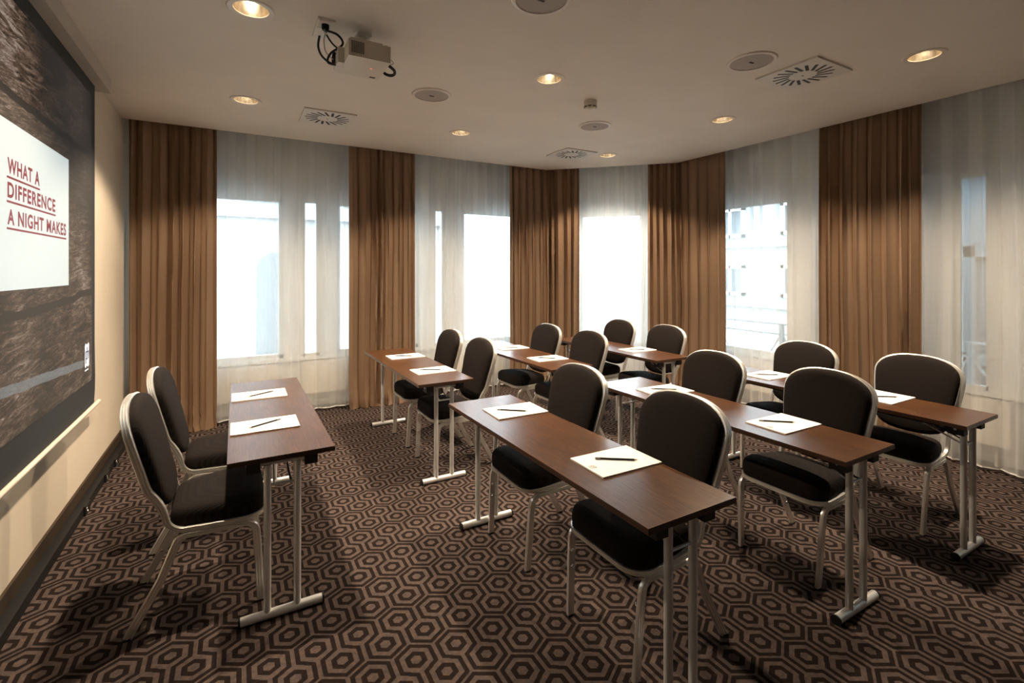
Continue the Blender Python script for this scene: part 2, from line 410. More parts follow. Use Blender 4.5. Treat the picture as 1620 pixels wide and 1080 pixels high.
# ------------------------------------------------------------------ curtains
def poly_at(path, s):
    acc = 0
    for (a,b) in zip(path, path[1:]):
        a, b = Vector(a), Vector(b); L = (b-a).length
        if s <= acc+L or b == Vector(path[-1]):
            t = (s-acc)/L; d = (b-a)/L; return a+(b-a)*t, Vector((d.y,-d.x))
        acc += L
def plen(path): return sum((Vector(b)-Vector(a)).length for a,b in zip(path,path[1:]))
def smooth_path(path, r=.10):      # round the corners so folds turn gently
    if len(path) < 3: return path
    out = [path[0]]
    for i in range(1,len(path)-1):
        p, a, b = Vector(path[i]), Vector(path[i-1]), Vector(path[i+1]); u = (a-p).normalized(); v = (b-p).normalized()
        for t in [0,.25,.5,.75,1]: q = (p+u*r).lerp(p,t).lerp(p.lerp(p+v*r,t),t); out.append(tuple(q))
    return out+[path[-1]]
def curtain(name, label, path, pitch, amp, m, seed, ztop=3.14, puddle=True, rows=44, per=12, group='drapes', cat='curtain'):
    rnd = random.Random(seed); path = smooth_path(path); L = plen(path); nf = max(2, round(L/pitch))
    # irregular fold edges
    w_ = [1+rnd.uniform(-.42,.42) for _ in range(nf)]; tot = sum(w_); cum = [0]
    for q in w_: cum.append(cum[-1]+q/tot)
    am = [rnd.uniform(.6,1.15) for _ in range(nf+1)]; sk = [rnd.uniform(-.35,.35) for _ in range(nf+1)]
    nc = nf*per; zs = []
    for j in range(rows+1):
        t = j/rows; zs.append(ztop*(1-t) if not puddle else ztop*(1-t**.9) )
    vs = []
    for z in zs:
        hf = z/ztop; A = amp*(.55+.45*min(1,(1-hf)*3)); 
        low = max(0, 1-z/.42) if puddle else 0
        for i in range(nc+1):
            u = i/nc
            # warp so folds lean with height
            wv = .012/L*math.sin(z*1.3+seed)*math.sin(u*PI)
            uu = min(1,max(0,u+wv)); kf = 0
            while kf < nf-1 and cum[kf+1] < uu: kf += 1
            ph = (uu-cum[kf])/(cum[kf+1]-cum[kf])
            a_ = am[kf]*(1-ph)+am[kf+1]*ph
            s_ = math.sin(2*PI*ph + sk[kf]*math.sin(2*PI*ph)*.8)
            d = A*a_*s_ + (.3 if not puddle else .10)*A*math.sin(4*PI*ph+kf*1.7+z*.9)*(.3+.7*(1-hf))
            d += noise.noise(Vector((u*L*3,z*.8,seed)))*amp*.6*(1-hf)
            sx = u*L + .35*A*math.sin(4*PI*ph)
            if puddle:
                n1 = noise.noise(Vector((u*L*14,z*13,seed*3.1))); n2 = noise.noise(Vector((u*L*14+9,z*13,seed*3.1)))
                d += low*low*(.030+.05*n1); sx += low*low*.035*n2
            sx = min(L, max(0, sx)); p, nn = poly_at(path, sx)
            vs.append((p.x+nn.x*d, p.y+nn.y*d, max(.004 if puddle else .03, z)))
    fs = [(j*(nc+1)+i, j*(nc+1)+i+1, (j+1)*(nc+1)+i+1, (j+1)*(nc+1)+i) for j in range(rows) for i in range(nc)]
    o = MB().add(vs, fs).build(name, m, angle=75); setp(o, label, cat, group)
    return o, vs, nc, rows
YD = 5.735
DC = CH+.075; XD = XR+.055
G = 'floor-length bronze drapes'
drapes = [
 ('bronze satin drape in the left corner beside the projection screen', [(-.875,YD),(-.17,YD)], 1),
 ('bronze satin drape on the back wall, second from the projection screen', [(1.12,YD),(1.90,YD)], 2),
 ('bronze satin drape bent round the far left end of the corner window', [(3.23,YD),(DC-YD,YD),(4.15,DC-4.15)], 3),
 ('bronze satin drape bent round the right end of the corner window', [(4.80,DC-4.80),(XD,DC-XD),(XD,3.77)], 4),
 ('bronze satin drape on the right wall, nearest the camera', [(XD,2.70),(XD,1.86)], 5)]
for lb, path, sd in drapes: curtain('drape', lb, path, .108, .046, M_drape, sd, group=G)
YS = 5.83; SC_ = CH+.21; XS = XR+.14
sheers = [
 ('white voile panel behind the head table on the back wall', [(-.80,YS),(1.44,YS)], 11, .17, .024),
 ('white voile panel on the back wall right of the second drape', [(1.45,YS),(3.55,YS)], 13, .15, .024),
 ('white voile panel over the corner window', [(3.58,YS),(SC_-YS,YS),(XS,SC_-XS),(XS,4.35)], 14, .13, .024),
 ('white voile panel over the right window between two drapes', [(XS,4.33),(XS,2.30)], 15, .17, .024),
 ('white voile panel at the right edge, nearest the camera', [(XS,2.28),(XS,-2.5)], 16, .19, .034)]
for lb, path, sd, pt, am_ in sheers:
    o, vs, nc, rows = curtain('voile_curtain', lb, path, pt, am_, M_sheer, sd, puddle=False, rows=20, per=10, group='white voile curtains')
    last = vs[-(nc+1):]
    h = MB(); 
    for (a,b) in zip(last, last[1:]): n = len(h.v); h.v += [(a[0],a[1],a[2]),(b[0],b[1],b[2]),(b[0],b[1],b[2]+.012),(a[0],a[1],a[2]+.012)]; h.f.append((n,n+1,n+2,n+3))
    h.build('hem', M_hem, o)

# ------------------------------------------------------------------ ceiling fittings
dl = empty('downlight', (LIGHTS[0][0],LIGHTS[0][1],H))
MB().lathe([(.084,.012),(.086,-.004),(.112,-.006),(.118,-.001),(.119,.0)], n=40).build('ring', M_trimring, dl)
MB().lathe([(.085,.0),(.080,.03),(.066,.07),(.045,.095),(.0,.10)], n=32).build('reflector', M_cup, dl)
MB().lathe([(0,.030),(.018,.034),(.026,.05),(.026,.075),(.018,.09)], n=16).build('lamp', M_bulb, dl)
sl = bpy.data.lights.new('downlight_beam','SPOT'); sl.energy = SPOT; sl.color = (1,.79,.57); sl.spot_size = math.radians(123); sl.spot_blend = .34; sl.shadow_soft_size = .045
sl.use_nodes = True; _nt = sl.node_tree; X.nt = _nt      # the beam of a downlight is strongest straight down
_sp = _nt.nodes.new('ShaderNodeSeparateXYZ'); _nt.links.new(coords(_nt, 'Normal'), _sp.inputs[0])
_c = X(_sp.outputs[2]).abs(); _e = X.m('POWER', _c, 5.0)*.95+.36
_nt.links.new(_e.s, [n for n in _nt.nodes if n.type == 'EMISSION'][0].inputs['Strength'])
so = bpy.data.objects.new('beam', sl); C.objects.link(so); so.parent = dl; so.location = (0,0,-.012)
dlab = ['recessed downlight at the top edge, left of the projector','recessed downlight left of the slotted vent, near the first drape','recessed downlight in the middle of the ceiling, nearest centre','recessed downlight over the second drape, between vents','recessed downlight right beside the farthest slotted vent','recessed downlight over the right wall, middle of its row of three','recessed downlight right of the big square vent, nearest the right wall']
for i,(x,y) in enumerate(LIGHTS):
    d = dl if i == 0 else copy_tree(dl); d.location = (x,y,H); setp(d, dlab[i], 'ceiling light', 'recessed ceiling downlights')
# round speakers
spk = empty('ceiling_speaker')
MB().lathe([(.132,-.001),(.134,-.010),(.152,-.008),(.158,.0)], n=48).build('rim', M_trimring, spk)
MB().lathe([(.134,-.004),(.10,-.008),(.0,-.009)], n=48).build('grille', M_spk, spk)
MB().box((-.018,-.006,-.012),(.018,.006,-.008)).build('badge', M_blackm, spk)
for i,(x,y,lb) in enumerate([(1.363,3.695,'round flush speaker behind the projector'),(3.038,3.702,'round flush speaker next to the smoke detector'),(3.016,2.035,'round flush speaker left of the big square vent'),(1.374,2.105,'round flush speaker cut by the top edge of the picture')]):
    d = spk if i == 0 else copy_tree(spk); d.location = (x,y,H); setp(d, lb, 'speaker', 'round ceiling speakers')
# swirl vents
vent = empty('ceiling_vent')
slots = []
for i in range(18):
    a = 2*PI*i/18+.09; r0, r1, hw = .080, .188, .0108; off = .035
    def P(r, s): 
        c, s_ = math.cos(a), math.sin(a); return (c*r - s_*(s+off), s_*r + c*(s+off))
    slots.append([P(r0,-hw),P(r1-.004,-hw),P(r1,-hw*.4),P(r1,hw*.4),P(r1-.004,hw),P(r0,hw)])
S = .22
pl = holes_sheet([(-S,-S),(S,-S),(S,S),(-S,S)], slots, -.012)
pl.add([(-S,-S,-.012),(S,-S,-.012),(S,S,-.012),(-S,S,-.012),(-S,-S,0),(S,-S,0),(S,S,0),(-S,S,0)], [(0,1,5,4),(1,2,6,5),(2,3,7,6),(3,0,4,7)])
for s in slots:
    n = len(s); pl.add([(x,y,-.012) for x,y in s]+[(x,y,-.0113) for x,y in s], [(i,(i+1)%n,n+(i+1)%n,n+i) for i in range(n)])
pl.build('plate', mat('vent_plate_paint', (.66,.61,.54), .5), vent, smooth=False)
MB().box((-S+.01,-S+.01,-.0112),(S-.01,S-.01,-.001)).build('slot_shade_sheet', M_blackm, vent)  # black sheet right behind the slots, standing in for the shade inside
MB().lathe([(0,-.017),(.006,-.016),(.008,-.012)], n=12).build('screw', M_spk, vent)
for i,(x,y,lb) in enumerate([(.731,4.723,'square swirl-slot vent over the left back window'),(3.519,4.727,'farthest square swirl-slot vent, over the corner'),(3.53,1.985,'largest square swirl-slot vent at upper right')]):
    d = vent if i == 0 else copy_tree(vent); d.location = (x,y,H); setp(d, lb, 'vent', 'square swirl ceiling vents')
# smoke detector
sd_ = empty('smoke_detector', (2.562,3.179,H)); setp(sd_, 'small cream smoke detector hanging near the middle of the ceiling', 'smoke detector')
MB().lathe([(.054,0),(.056,-.018),(.052,-.022)], n=32).build('base', M_beige, sd_)
MB().lathe([(.050,-.022),(.054,-.03),(.052,-.045),(.040,-.062),(.018,-.072),(0,-.074)], n=32).build('housing', M_beige, sd_)
for k in range(8):
    a = k*PI/4; Mx = Matrix.Rotation(a,4,'Z'); MB().xbox(Mx,(.049,-.014,-.050),(.0545,.014,-.047)).xbox(Mx,(.045,-.012,-.056),(.0505,.012,-.053)).build('slot', M_blackm, sd_)

# projector
pj = empty('projector', (.66,2.94,H)); setp(pj, 'cream projector hanging from the ceiling with its lens toward the screen', 'projector')
def rbox(name, a, b, m, par, bv=.01): return MB().box(a,b).build(name, m, par, bevel=bv)
body = rbox('body', (-.115,-.145,-.205), (.12,.145,-.110), M_proj, pj, .018)
v_ = MB()
for i in range(7):
    for j in range(8): v_.box((-.10+i*.0105,-.1465,-.185+j*.0085),(-.0935+i*.0105,-.1435,-.180+j*.0085))
v_.build('vent_grid', M_blackm, pj, smooth=False)
rbox('top_shell', (-.10,-.12,-.112), (.08,.12,-.09), M_proj, pj, .01)
rbox('lens_housing', (-.150,-.02,-.205), (-.112,.125,-.115), M_proj, pj, .008)
Ml = Matrix.Rotation(-PI/2,4,'Y')
MB().lathe([(.036,0),(.036,.016),(.028,.018),(.026,.006),(.0,.004)], c=(-.150,.055,-.160), n=28, M=Ml).build('lens', M_black, pj)
MB().lathe([(.0375,.0),(.0375,.006),(.036,.006)], c=(-.151,.055,-.160), n=28, M=Ml).build('lens_ring', M_chrome, pj)
MB().lathe([(.05,0),(.05,-.012),(.028,-.014),(.028,-.06),(.06,-.064),(.075,-.09)], c=(-.01,0,0), n=28).build('mount', M_beige, pj)
rbox('mount_plate', (-.045,-.045,-.030), (.035,.035,-.012), M_beige, pj, .004)
for (x,y) in ((-.085,-.11),(.10,-.12),(.10,.12),(-.08,.12)): MB().lathe([(.0,-.098),(.009,-.098),(.011,-.112)], c=(x,y,0), n=12).build('foot', M_proj, pj)
MB().box((.035,-.02,-.2065),(.043,-.012,-.2045)).build('indicator', M_red, pj)
for k in range(3): MB().lathe([(0,-.2065),(.006,-.2062),(.0065,-.2045)], c=(.055+k*.013,-.03,0), n=12).build('button', M_beige, pj)
MB().box((.06,.105,-.2058),(.095,.125,-.2045)).build('rating_label', M_blackm, pj)
def crv(pts, n=8):
    out = []; P = [Vector(p) for p in pts]; P = [P[0]]+P+[P[-1]]
    for i in range(1,len(P)-2):
        for k in range(n):
            t = k/n; a,b,c,d = P[i-1:i+3]
            out.append(.5*((2*b)+(c-a)*t+(2*a-5*b+4*c-d)*t*t+(3*b-a-3*c+d)*t**3))
    return out+[P[-2]]
# socket plate on the ceiling and cables
sp_ = empty('ceiling_socket', (.44,2.985,H)); setp(sp_, 'cream double socket plate on the ceiling left of the projector', 'socket')
rbox('plate', (-.045,-.125,-.012), (.045,.125,0), M_beige, sp_, .003)
rbox('socket_well', (-.036,-.115,-.014), (.036,-.035,-.011), M_beige, sp_, .002); rbox('socket_well', (-.036,-.025,-.014), (.036,.055,-.011), M_beige, sp_, .002)
MB().lathe([(0,-.045),(.016,-.045),(.020,-.035),(.021,-.012)], c=(0,-.07,0), n=20).build('plug', M_black, sp_)
MB().lathe([(0,-.03),(.010,-.03),(.011,-.012)], c=(.01,.0,0), n=14).build('plug', M_beige, sp_)
def cable(label, pts, r, m=M_black):
    o = MB().tube(crv(pts), r, 8).build('cable', m); return setp(o, label, 'cable', 'projector cables')
cable('thick black cable looping from the ceiling plug to the projector', [(.44,2.915,2.956),(.50,2.88,2.93),(.535,2.92,2.90),(.48,2.98,2.86),(.47,3.02,2.82),(.52,2.985,2.80)], .0065)
cable('black cable hanging in an arc from the left end of the socket plate', [(.43,3.06,2.985),(.425,3.08,2.93),(.44,3.06,2.87),(.48,3.02,2.82),(.525,2.98,2.80)], .0065)
cable('thin grey cable between socket plate and projector', [(.45,2.985,2.97),(.445,3.0,2.93),(.46,3.01,2.87),(.52,3.0,2.82)], .003, M_spk)
cable('straight black cable into the projector lens side', [(.46,3.0,2.97),(.49,2.985,2.92),(.535,2.95,2.87)], .005)
for pts_, r_, m_ in (([(.775,3.03,2.86),(.81,3.04,2.83),(.84,3.02,2.815),(.86,3.0,2.82),(.845,2.96,2.83),(.78,2.93,2.85)], .009, M_black),
                     ([(.775,2.96,2.85),(.81,2.94,2.845),(.83,2.91,2.85),(.80,2.89,2.86),(.775,2.90,2.86)], .0025, M_spk)):
    MB().tube([p - Vector((.66,2.94,H)) for p in crv(pts_)], r_, 8).build('rear_cable', m_, pj)

# ------------------------------------------------------------------ projection screen
scr = empty('projection_screen', (-.87,3.2,0)); setp(scr, 'pull-down projection screen on the left wall showing a slide over dark wood', 'projection screen')
def lb(name, a, b, m, par=scr, **k): return MB().box((a[0]+.87,a[1]-3.2,a[2]),(b[0]+.87,b[1]-3.2,b[2])).build(name, m, par, **k)
M_case = plaster('screen_case_paint', (.50,.45,.38), 100, .03, .5)
lb('case', (-.918,.6,2.895), (-.802,4.57,2.998), M_case, bevel=.004)
Y0s, Y1s = 1.0, 4.44
M_scr = mat('black_screen_border', (.022,.026,.030), .7)
# fabric with a slightly wavy lower corner
g = MB(); nc = 40; zz = [2.897,2.6,2.2,1.8,1.4,1.1,.95,.85,.75,.66]
for z in zz:
    for i in range(nc+1):
        y = Y0s+(Y1s-Y0s)*i/nc; e = max(0,(i/nc-.9)*10); g.v.append((.0+.006*e*max(0,1-(z-.66)/.5)*math.sin(z*9), y-3.2-.004*e*max(0,1.1-z)*4, z))
g.f = [(j*(nc+1)+i,j*(nc+1)+i+1,(j+1)*(nc+1)+i+1,(j+1)*(nc+1)+i) for j in range(len(zz)-1) for i in range(nc)]
fo = g.build('screen_fabric', M_scr, scr)
MB().tube([(0.004,Y0s-.1-3.2,.645),(.004,4.54-3.2,.645)], .0135, 12).build('weight_bar', mat('cream_bar', (.74,.66,.55), .35), scr)
def wood_photo():
    m, nt, b = nmat('projected_wood_picture'); co = coords(nt)
    mp = nt.nodes.new('ShaderNodeMapping'); nt.links.new(co, mp.inputs[0]); mp.inputs['Rotation'].default_value = (math.radians(-5),0,0); v = mp.outputs[0]
    g1 = noise_n(nt, v, 5, 8, .68, (1,.8,5.5), 1.6); g2 = noise_n(nt, v, 16, 6, .75, (1,1,4.0), 2.5); g3 = noise_n(nt, co, 1.9, 3, .5)
    X.nt = nt; f = X(g1)*1.0+X(g2)*.7+X(g3)*.7-.71
    c = ramp(nt, f.s, [(.36,(.005,.004,.003)),(.44,(.030,.018,.011)),(.53,(.085,.052,.034)),(.62,(.165,.110,.080)),(.76,(.36,.31,.27))])
    sp = nt.nodes.new('ShaderNodeSeparateXYZ'); nt.links.new(co, sp.inputs[0]); y = X(sp.outputs[1]); z = X(sp.outputs[2])
    wob = X(noise_n(nt, co, 2.5, 4))*.10-.05
    # gaps between the photographed boards
    gap = ((z+wob-y*.03-1.40).abs() < .022).max((z+wob*.6-2.377).abs() < .02)
    c = mixc(nt, gap, c, (.003,.003,.003))
    strip = ((z+wob*.3+(y)*.065-1.045+0.0).abs() < .024) * (y < .93)
    sc_ = ramp(nt, g2, [(.3,(.10,.11,.11)),(.7,(.26,.27,.27))])
    X.nt = nt; c = mixc(nt, strip*.8, c, sc_)
    # the picture itself darkens towards its upper right
    sh = X.m('MINIMUM', X.m('MAXIMUM', (z-1.65)*1.9*(y+.05).max(0), 0.0), .85)
    c = mixc(nt, sh, c, (.010,.011,.013))
    b.inputs['Base Color'].default_value = (.03,.027,.025,1); b.inputs['Roughness'].default_value = .8
    nt.links.new(c, b.inputs['Emission Color']); b.inputs['Emission Strength'].default_value = .85; return m
lb('projected_picture', (-.8695,Y0s+.08,.84), (-.8675,4.345,2.80), wood_photo(), smooth=False)
lb('slide', (-.8672,1.75,1.505), (-.8662,3.81,2.25), emis('slide_glow', (.66,.80,.84), .52, (.3,.33,.33)), smooth=False)
M_txt = emis('dark_red_lettering', (.13,.022,.030), .9, (.12,.02,.02))
def text_mesh(name, s, x0, x1, z0, cap, m, par, xface, offset=.02):
    cu = bpy.data.curves.new(name,'FONT'); cu.body = s; cu.size = 1; cu.offset = offset; cu.space_character = 1.14
    to = bpy.data.objects.new(name, cu); C.objects.link(to); bpy.context.view_layer.update()
    me = bpy.data.meshes.new_from_object(to.evaluated_get(bpy.context.evaluated_depsgraph_get())); bpy.data.objects.remove(to)
    xs = [v.co.x for v in me.vertices]; ys = [v.co.y for v in me.vertices]; mx, Mx = min(xs), max(xs); my, My = min(ys), max(ys)
    for v in me.vertices:
        y = x0+(v.co.x-mx)/(Mx-mx)*(x1-x0); z = z0+(v.co.y-my)/(My-my)*cap; v.co = (xface+.87, y-3.2, z)
    bm = bmesh.new(); bm.from_mesh(me); bmesh.ops.remove_doubles(bm, verts=bm.verts, dist=1e-5); seen = set()
    for v0 in bm.verts:            # every letter becomes a part of its own
        if v0 in seen: continue
        st_, isl = [v0], []
        while st_:
            v = st_.pop()
            if v in seen: continue
            seen.add(v); isl.append(v); st_ += [e.other_vert(v) for e in v.link_edges]
        ix = {v:i for i,v in enumerate(isl)}; fs = {f for v in isl for f in v.link_faces}
        MB().add([v.co for v in isl], [tuple(ix[v] for v in f.verts) for f in fs]).build('letter', m, par, smooth=False)
    bm.free()
for s, x1, zc in (('WHAT A',3.317,2.019),('DIFFERENCE',3.562,1.912),('A NIGHT MAKES',3.755,1.794)):
    text_mesh('lettering', s, 2.92, x1, zc, .070, M_txt, scr, -.8655, .030)
    lb('underline', (-.8662,2.915,zc-.021), (-.8655,x1+.005,zc-.012), M_txt, smooth=False)
# white badge with its monogram
M_bdg = emis('badge_white', (.75,.78,.85), .75, (.3,.3,.3)); M_ink = emis('badge_ink', (.03,.03,.07), .6, (.02,.02,.03))
bd = [(4.163,.955),(4.185,.945),(4.200,.950),(4.215,.957),(4.230,.950),(4.250,.945),(4.270,.955),(4.276,1.0),(4.270,1.05),(4.274,1.09),(4.262,1.108),(4.235,1.104),(4.218,1.098),(4.200,1.104),(4.175,1.108),(4.162,1.09),(4.166,1.05),(4.162,1.0)]
MB().add([(.0035,y-3.2,z) for y,z in bd], [tuple(range(len(bd)))]).build('badge', M_bdg, scr, smooth=False)
def st(y0,y1,z0,z1): lb('monogram_stroke', (-.8660,y0,z0), (-.8652,y1,z1), M_ink, smooth=False)
st(4.182,4.192,.975,1.055); st(4.182,4.212,1.0,1.008); st(4.182,4.225,1.047,1.055); st(4.215,4.225,1.0,1.08); st(4.225,4.255,1.045,1.053); st(4.247,4.257,1.0,1.053)
lb('badge_caption', (-.8665,4.165,.925), (-.8655,4.25,.935), M_bdg, smooth=False)
# sockets in the black floor trunking
for i,(y,lbl) in enumerate([(4.15,'black socket block in the floor trunking beside the near chair'),(4.72,'black socket block in the floor trunking below the drape corner'),(5.05,'farthest black socket block in the floor trunking')]):
    r = empty('socket_block', (XL+.062,y,0)); setp(r, lbl, 'socket', 'trunking sockets')
    rbox('housing', (0,-.06,.0), (.012,.06,.062), M_black, r, .003)
    for d in (-.028,.028): MB().lathe([(.018,0),(.018,.003),(.012,.004),(.011,0)], c=(.012,d,.032), n=16, M=Matrix.Rotation(PI/2,4,'Y')).build('outlet', M_chrome if d < 0 else M_black, r)

# ------------------------------------------------------------------ tables
TZ = .76; TL = 1.69; TW = .442
def make_table():
    t = empty('folding_table')
    top = MB().box((0,0,TZ-.022),(TW,TL,TZ)).build('tabletop', M_top, t, bevel=.0022)
    e = MB(); b = .0012
    e.box((-b,-b,TZ-.021),(TW+b,0,TZ-.003)); e.box((-b,TL,TZ-.021),(TW+b,TL+b,TZ-.003)); e.box((-b,0,TZ-.021),(0,TL,TZ-.003)); e.box((TW,0,TZ-.021),(TW+b,TL,TZ-.003))
    e.build('edge_band', M_edge, t, smooth=False)
    fx = (TW/2-.063, TW/2+.063)
    for s, y in ((1,.062),(-1,TL-.092)):
        MB().tube([(.045,y,.021),(TW-.045,y,.021)], .0205, 16).build('foot_bar', M_tube, t)
        for x in (.045,TW-.045): MB().tube([(x-.004,y,.021),(x+.004,y,.021)], .0222, 16).build('end_cap', M_black, t)
        for x in fx: MB().tube([(x,y,.024),(x,y,TZ-.055)], .0158, 16).build('leg', M_tube, t)
        MB().tube([(fx[0]-.03,y,TZ-.045),(fx[1]+.03,y,TZ-.045)], .0125, 12).build('crossbar', M_tube, t)
        for x in (fx[0]-.058, fx[1]+.058):
            MB().box((x-.028,y-.028,TZ-.076),(x+.028,y+.045,TZ-.0225)).build('hinge_block', M_blackm, t, bevel=.007)
            MB().tube([(x-.03,y+.01,TZ-.045),(x+.03,y+.01,TZ-.045)], .007, 8).build('bolt', M_tube, t)
        # folding brace: wire fork from the legs to the underside
        yb = y+s*.30; zb = TZ-.15
        for q in (-1,1): MB().tube([(TW/2+q*.035,y,zb),(TW/2+q*.035,y+s*.02,zb+.003),(TW/2+q*.022,yb,TZ-.035)], .0045, 8).build('brace', M_tube if q < 0 else M_blackm, t)
        MB().tube([(fx[0],y,zb),(fx[1],y,zb)], .006, 8).build('brace_bar', M_tube, t)
        MB().box((TW/2-.04,yb-.02,TZ-.04),(TW/2+.04,yb+.02,TZ-.0225)).build('brace_clip', M_blackm, t)
    for x in (.06,TW-.06): MB().box((x-.010,.14,TZ-.042),(x+.010,TL-.14,TZ-.0225)).build('rail', M_blackm, t)
    return t
tables = [
 ('A2',1.155,1.139,'dark wood folding table nearest the camera, front row'),
 ('H',-.034,2.416,'dark wood folding table alone beside the projection screen'),
 ('A3',1.150,3.387,'dark wood folding table in front of the second drape'),
 ('B2',2.300,1.109,'dark wood folding table in the second row, near end'),
 ('B3',2.285,3.345,'dark wood folding table in the second row, far end'),
 ('C2',3.385,1.043,'dark wood folding table nearest the right wall'),
 ('C3',3.360,3.21,'farthest dark wood folding table, in front of the corner window')]
tp = make_table(); TT = {}
for i,(k_,x,y,lbl) in enumerate(tables):
    t = tp if i == 0 else copy_tree(tp); t.location = (x,y,0); setp(t, lbl, 'table', 'narrow folding conference tables'); TT[k_] = (x,y)

# ------------------------------------------------------------------ chairs
def xb_(z):      # side profile of the back
    pts = [(.417,-.262),(.46,-.292),(.62,-.338),(.72,-.362),(.88,-.402),(1.01,-.436)]
    for (z0,x0),(z1,x1) in zip(pts,pts[1:]):
        if z <= z1: return x0+(x1-x0)*(z-z0)/(z1-z0)
    return pts[-1][1]
SEC = [(a*1.14,b) for a,b in [(-.0145,-.008),(.0145,-.008),(.0145,.005),(.012,.010),(.0070,.010),(.0048,.0055),(.0026,.010),(-.0026,.010),(-.0048,.0055),(-.0070,.010),(-.012,.010),(-.0145,.005)]]
def half_back(z):     # half width of the back frame
    pts = [(.44,.205),(.52,.206),(.60,.212),(.70,.225),(.78,.237),(.86,.244)]
    if z <= pts[0][0]: return pts[0][1]
    for (z0,a),(z1,b) in zip(pts,pts[1:]):
        if z <= z1:
            t = (z-z0)/(z1-z0); return a+(b-a)*t
    zt = .998; zc = .86; t = min(1,(z-zc)/(zt-zc)); return .244*max(0,(1-t**2.3))**(1/2.3)
def make_chair():
    c = empty('banquet_chair')
    # frame loop: seat U then back arch (right half, mirrored)
    half = [];     # (pos, M)
    Zs = .420; up = Vector((0,0,1))
    for t in range(6): half.append((Vector((.118, .028*t, Zs)), up))
    for t in range(1,9):
        a = t/8*PI/2; half.append((Vector((.118-.085*(1-math.cos(a)), .14+.088*math.sin(a), Zs)), up))
    for t in range(1,9):
        u = t/8; half.append((Vector((.033-.233*u, .228-.020*u**1.5, Zs)), up))
    # bend upwards
    bx, bz, br = -.200, Zs, .075
    fwd = Vector((1,0,.27)).normalized(); lean = math.atan2(.338-.292,.62-.46)
    for t in range(1,9):
        a = t/8*(PI/2-lean); x = bx-br*math.sin(a); z = bz+br*(1-math.cos(a))
        half.append((Vector((x,.207,z)), Vector((math.sin(a),0,math.cos(a)))))
    xe, ze = half[-1][0].x, half[-1][0].z
    zl = [ze+.03+(.84-ze-.03)*i/12 for i in range(13)]
    for z in zl:
        k_ = min(1,(z-ze)/.15); half.append((Vector((xe*(1-k_)+xb_(z)*k_, half_back(z), z)), fwd))
    for t in range(1,17):
        a = t/16*PI/2; y = .244*math.cos(a)**(2/2.35); z = .86+.138*math.sin(a)**(2/2.35)
        half.append((Vector((xb_(z), max(y,0), z)), fwd))
    full = half + [(Vector((p.x,-p.y,p.z)), m_) for p,m_ in reversed(half[1:-1])]
    pts = [p for p,_ in full]; n = len(pts); N = []
    for i in range(n):
        T = (pts[(i+1)%n]-pts[i-1]).normalized(); N.append(T.cross(full[i][1]).normalized())
    wd = [.70 if p.z < .43 else min(.94, .70+(p.z-.43)*2.2) for p in pts]
    fr = MB().sweep(pts, N, SEC, closed=True, wide=wd).build('frame', M_alu, c, angle=50)
    # legs
    for s in (-1,1):
        def pth(l): return [Vector((x, s*y, z)) for x,y,z in l]
        zr = .3955
        f = [(-.09,.222,zr),(-.02,.225,zr),(.035,.226,zr)]
        for t in range(1,8): a = t/7*math.radians(84); f.append((.035+.05*math.sin(a), .226, zr-.05*(1-math.cos(a))))
        f += [(.092,.222,.25),(.098,.217,.12),(.104,.212,.006)]
        NN = [Vector((0,s,0))]*len(f)
        sec = SEC if s > 0 else SEC
        MB().sweep(pth(f), NN, sec, wide=[.72 if i < 3 else min(1,.72+(i-2)*.045) for i in range(len(f))]).build('leg', M_alu, c, angle=50)
        r = [(-.09,.222,zr),(-.16,.217,zr),(-.185,.214,zr)]
        for t in range(1,8): a = t/7*math.radians(68); r.append((-.185-.055*math.sin(a), .212, zr-.055*(1-math.cos(a))))
        r += [(-.29,.213,.22),(-.345,.215,.12),(-.408,.217,.006)]
        MB().sweep(pth(r), [Vector((0,s,0))]*len(r), sec, wide=[.72 if i < 3 else min(1,.72+(i-2)*.045) for i in range(len(r))]).build('leg', M_alu, c, angle=50)
        for (x,y,z) in ((.104,.212,0),(-.41,.217,0)): MB().box((x-.016,s*y-.011,z),(x+.016,s*y+.011,.008)).build('glide', M_black, c)
        for (x,y,z) in ((.0945,.207,.30),(.0965,.205,.23),(-.330,.205,.155)):
            MB().lathe([(0,.006),(.006,.005),(.008,0)], c=(x,s*(y+.0),z), n=10, M=Matrix.Rotation(PI/2*(1 if s>0 else -1),4,'X')).build('stacking_stud', M_chrome, c)
    MB().tube([(-.235,-.205,.405),(-.235,.205,.405)], .009, 8).build('stretcher', M_alu, c)
    # backrest cushion, rounded front and rear
    def half_pad(z):
        zb, zt = .505, 1.006
        if z < .61: t = (.61-z)/(.61-zb); return (half_back(.602)*.962+.001)*max(0,1-t**2.6)**(1/2.6)
        return max(0, (half_back(z-.008))*.962+.001)
    ol = []
    nn = 22
    for i in range(nn+1):
        a = i/nn*PI; z = .7555-.2505*math.cos(a); ol.append((half_pad(min(max(z,.5051),1.0059)), z))
    ring = [(y,z) for y,z in ol] + [(-y,z) for y,z in reversed(ol[1:-1])]; ring[0] = (0,.505); 
    cz = .75; L_ = len(ring); bk = MB(); prof = [(.985,-.006),(1.0,.004),(1.0,.024),(.985,.036),(.955,.044),(.89,.050),(.75,.055),(.5,.058),(.25,.059)]
    def rr(sc_, dx): return [Vector((xb_(cz+(z-cz)*sc_)+.019+dx, y*sc_, cz+(z-cz)*sc_)) for y,z in ring]
    rings = [rr(s_*.97, -.008-d*.45) for s_,d in reversed(prof[2:])]+[rr(s_, d*.78) for s_,d in prof]
    vs = [v for R in rings for v in R]; vs += [Vector((xb_(cz)+.011-.0595*.45,0,cz)), Vector((xb_(cz)+.019+.0595*.78,0,cz))]
    fs = []
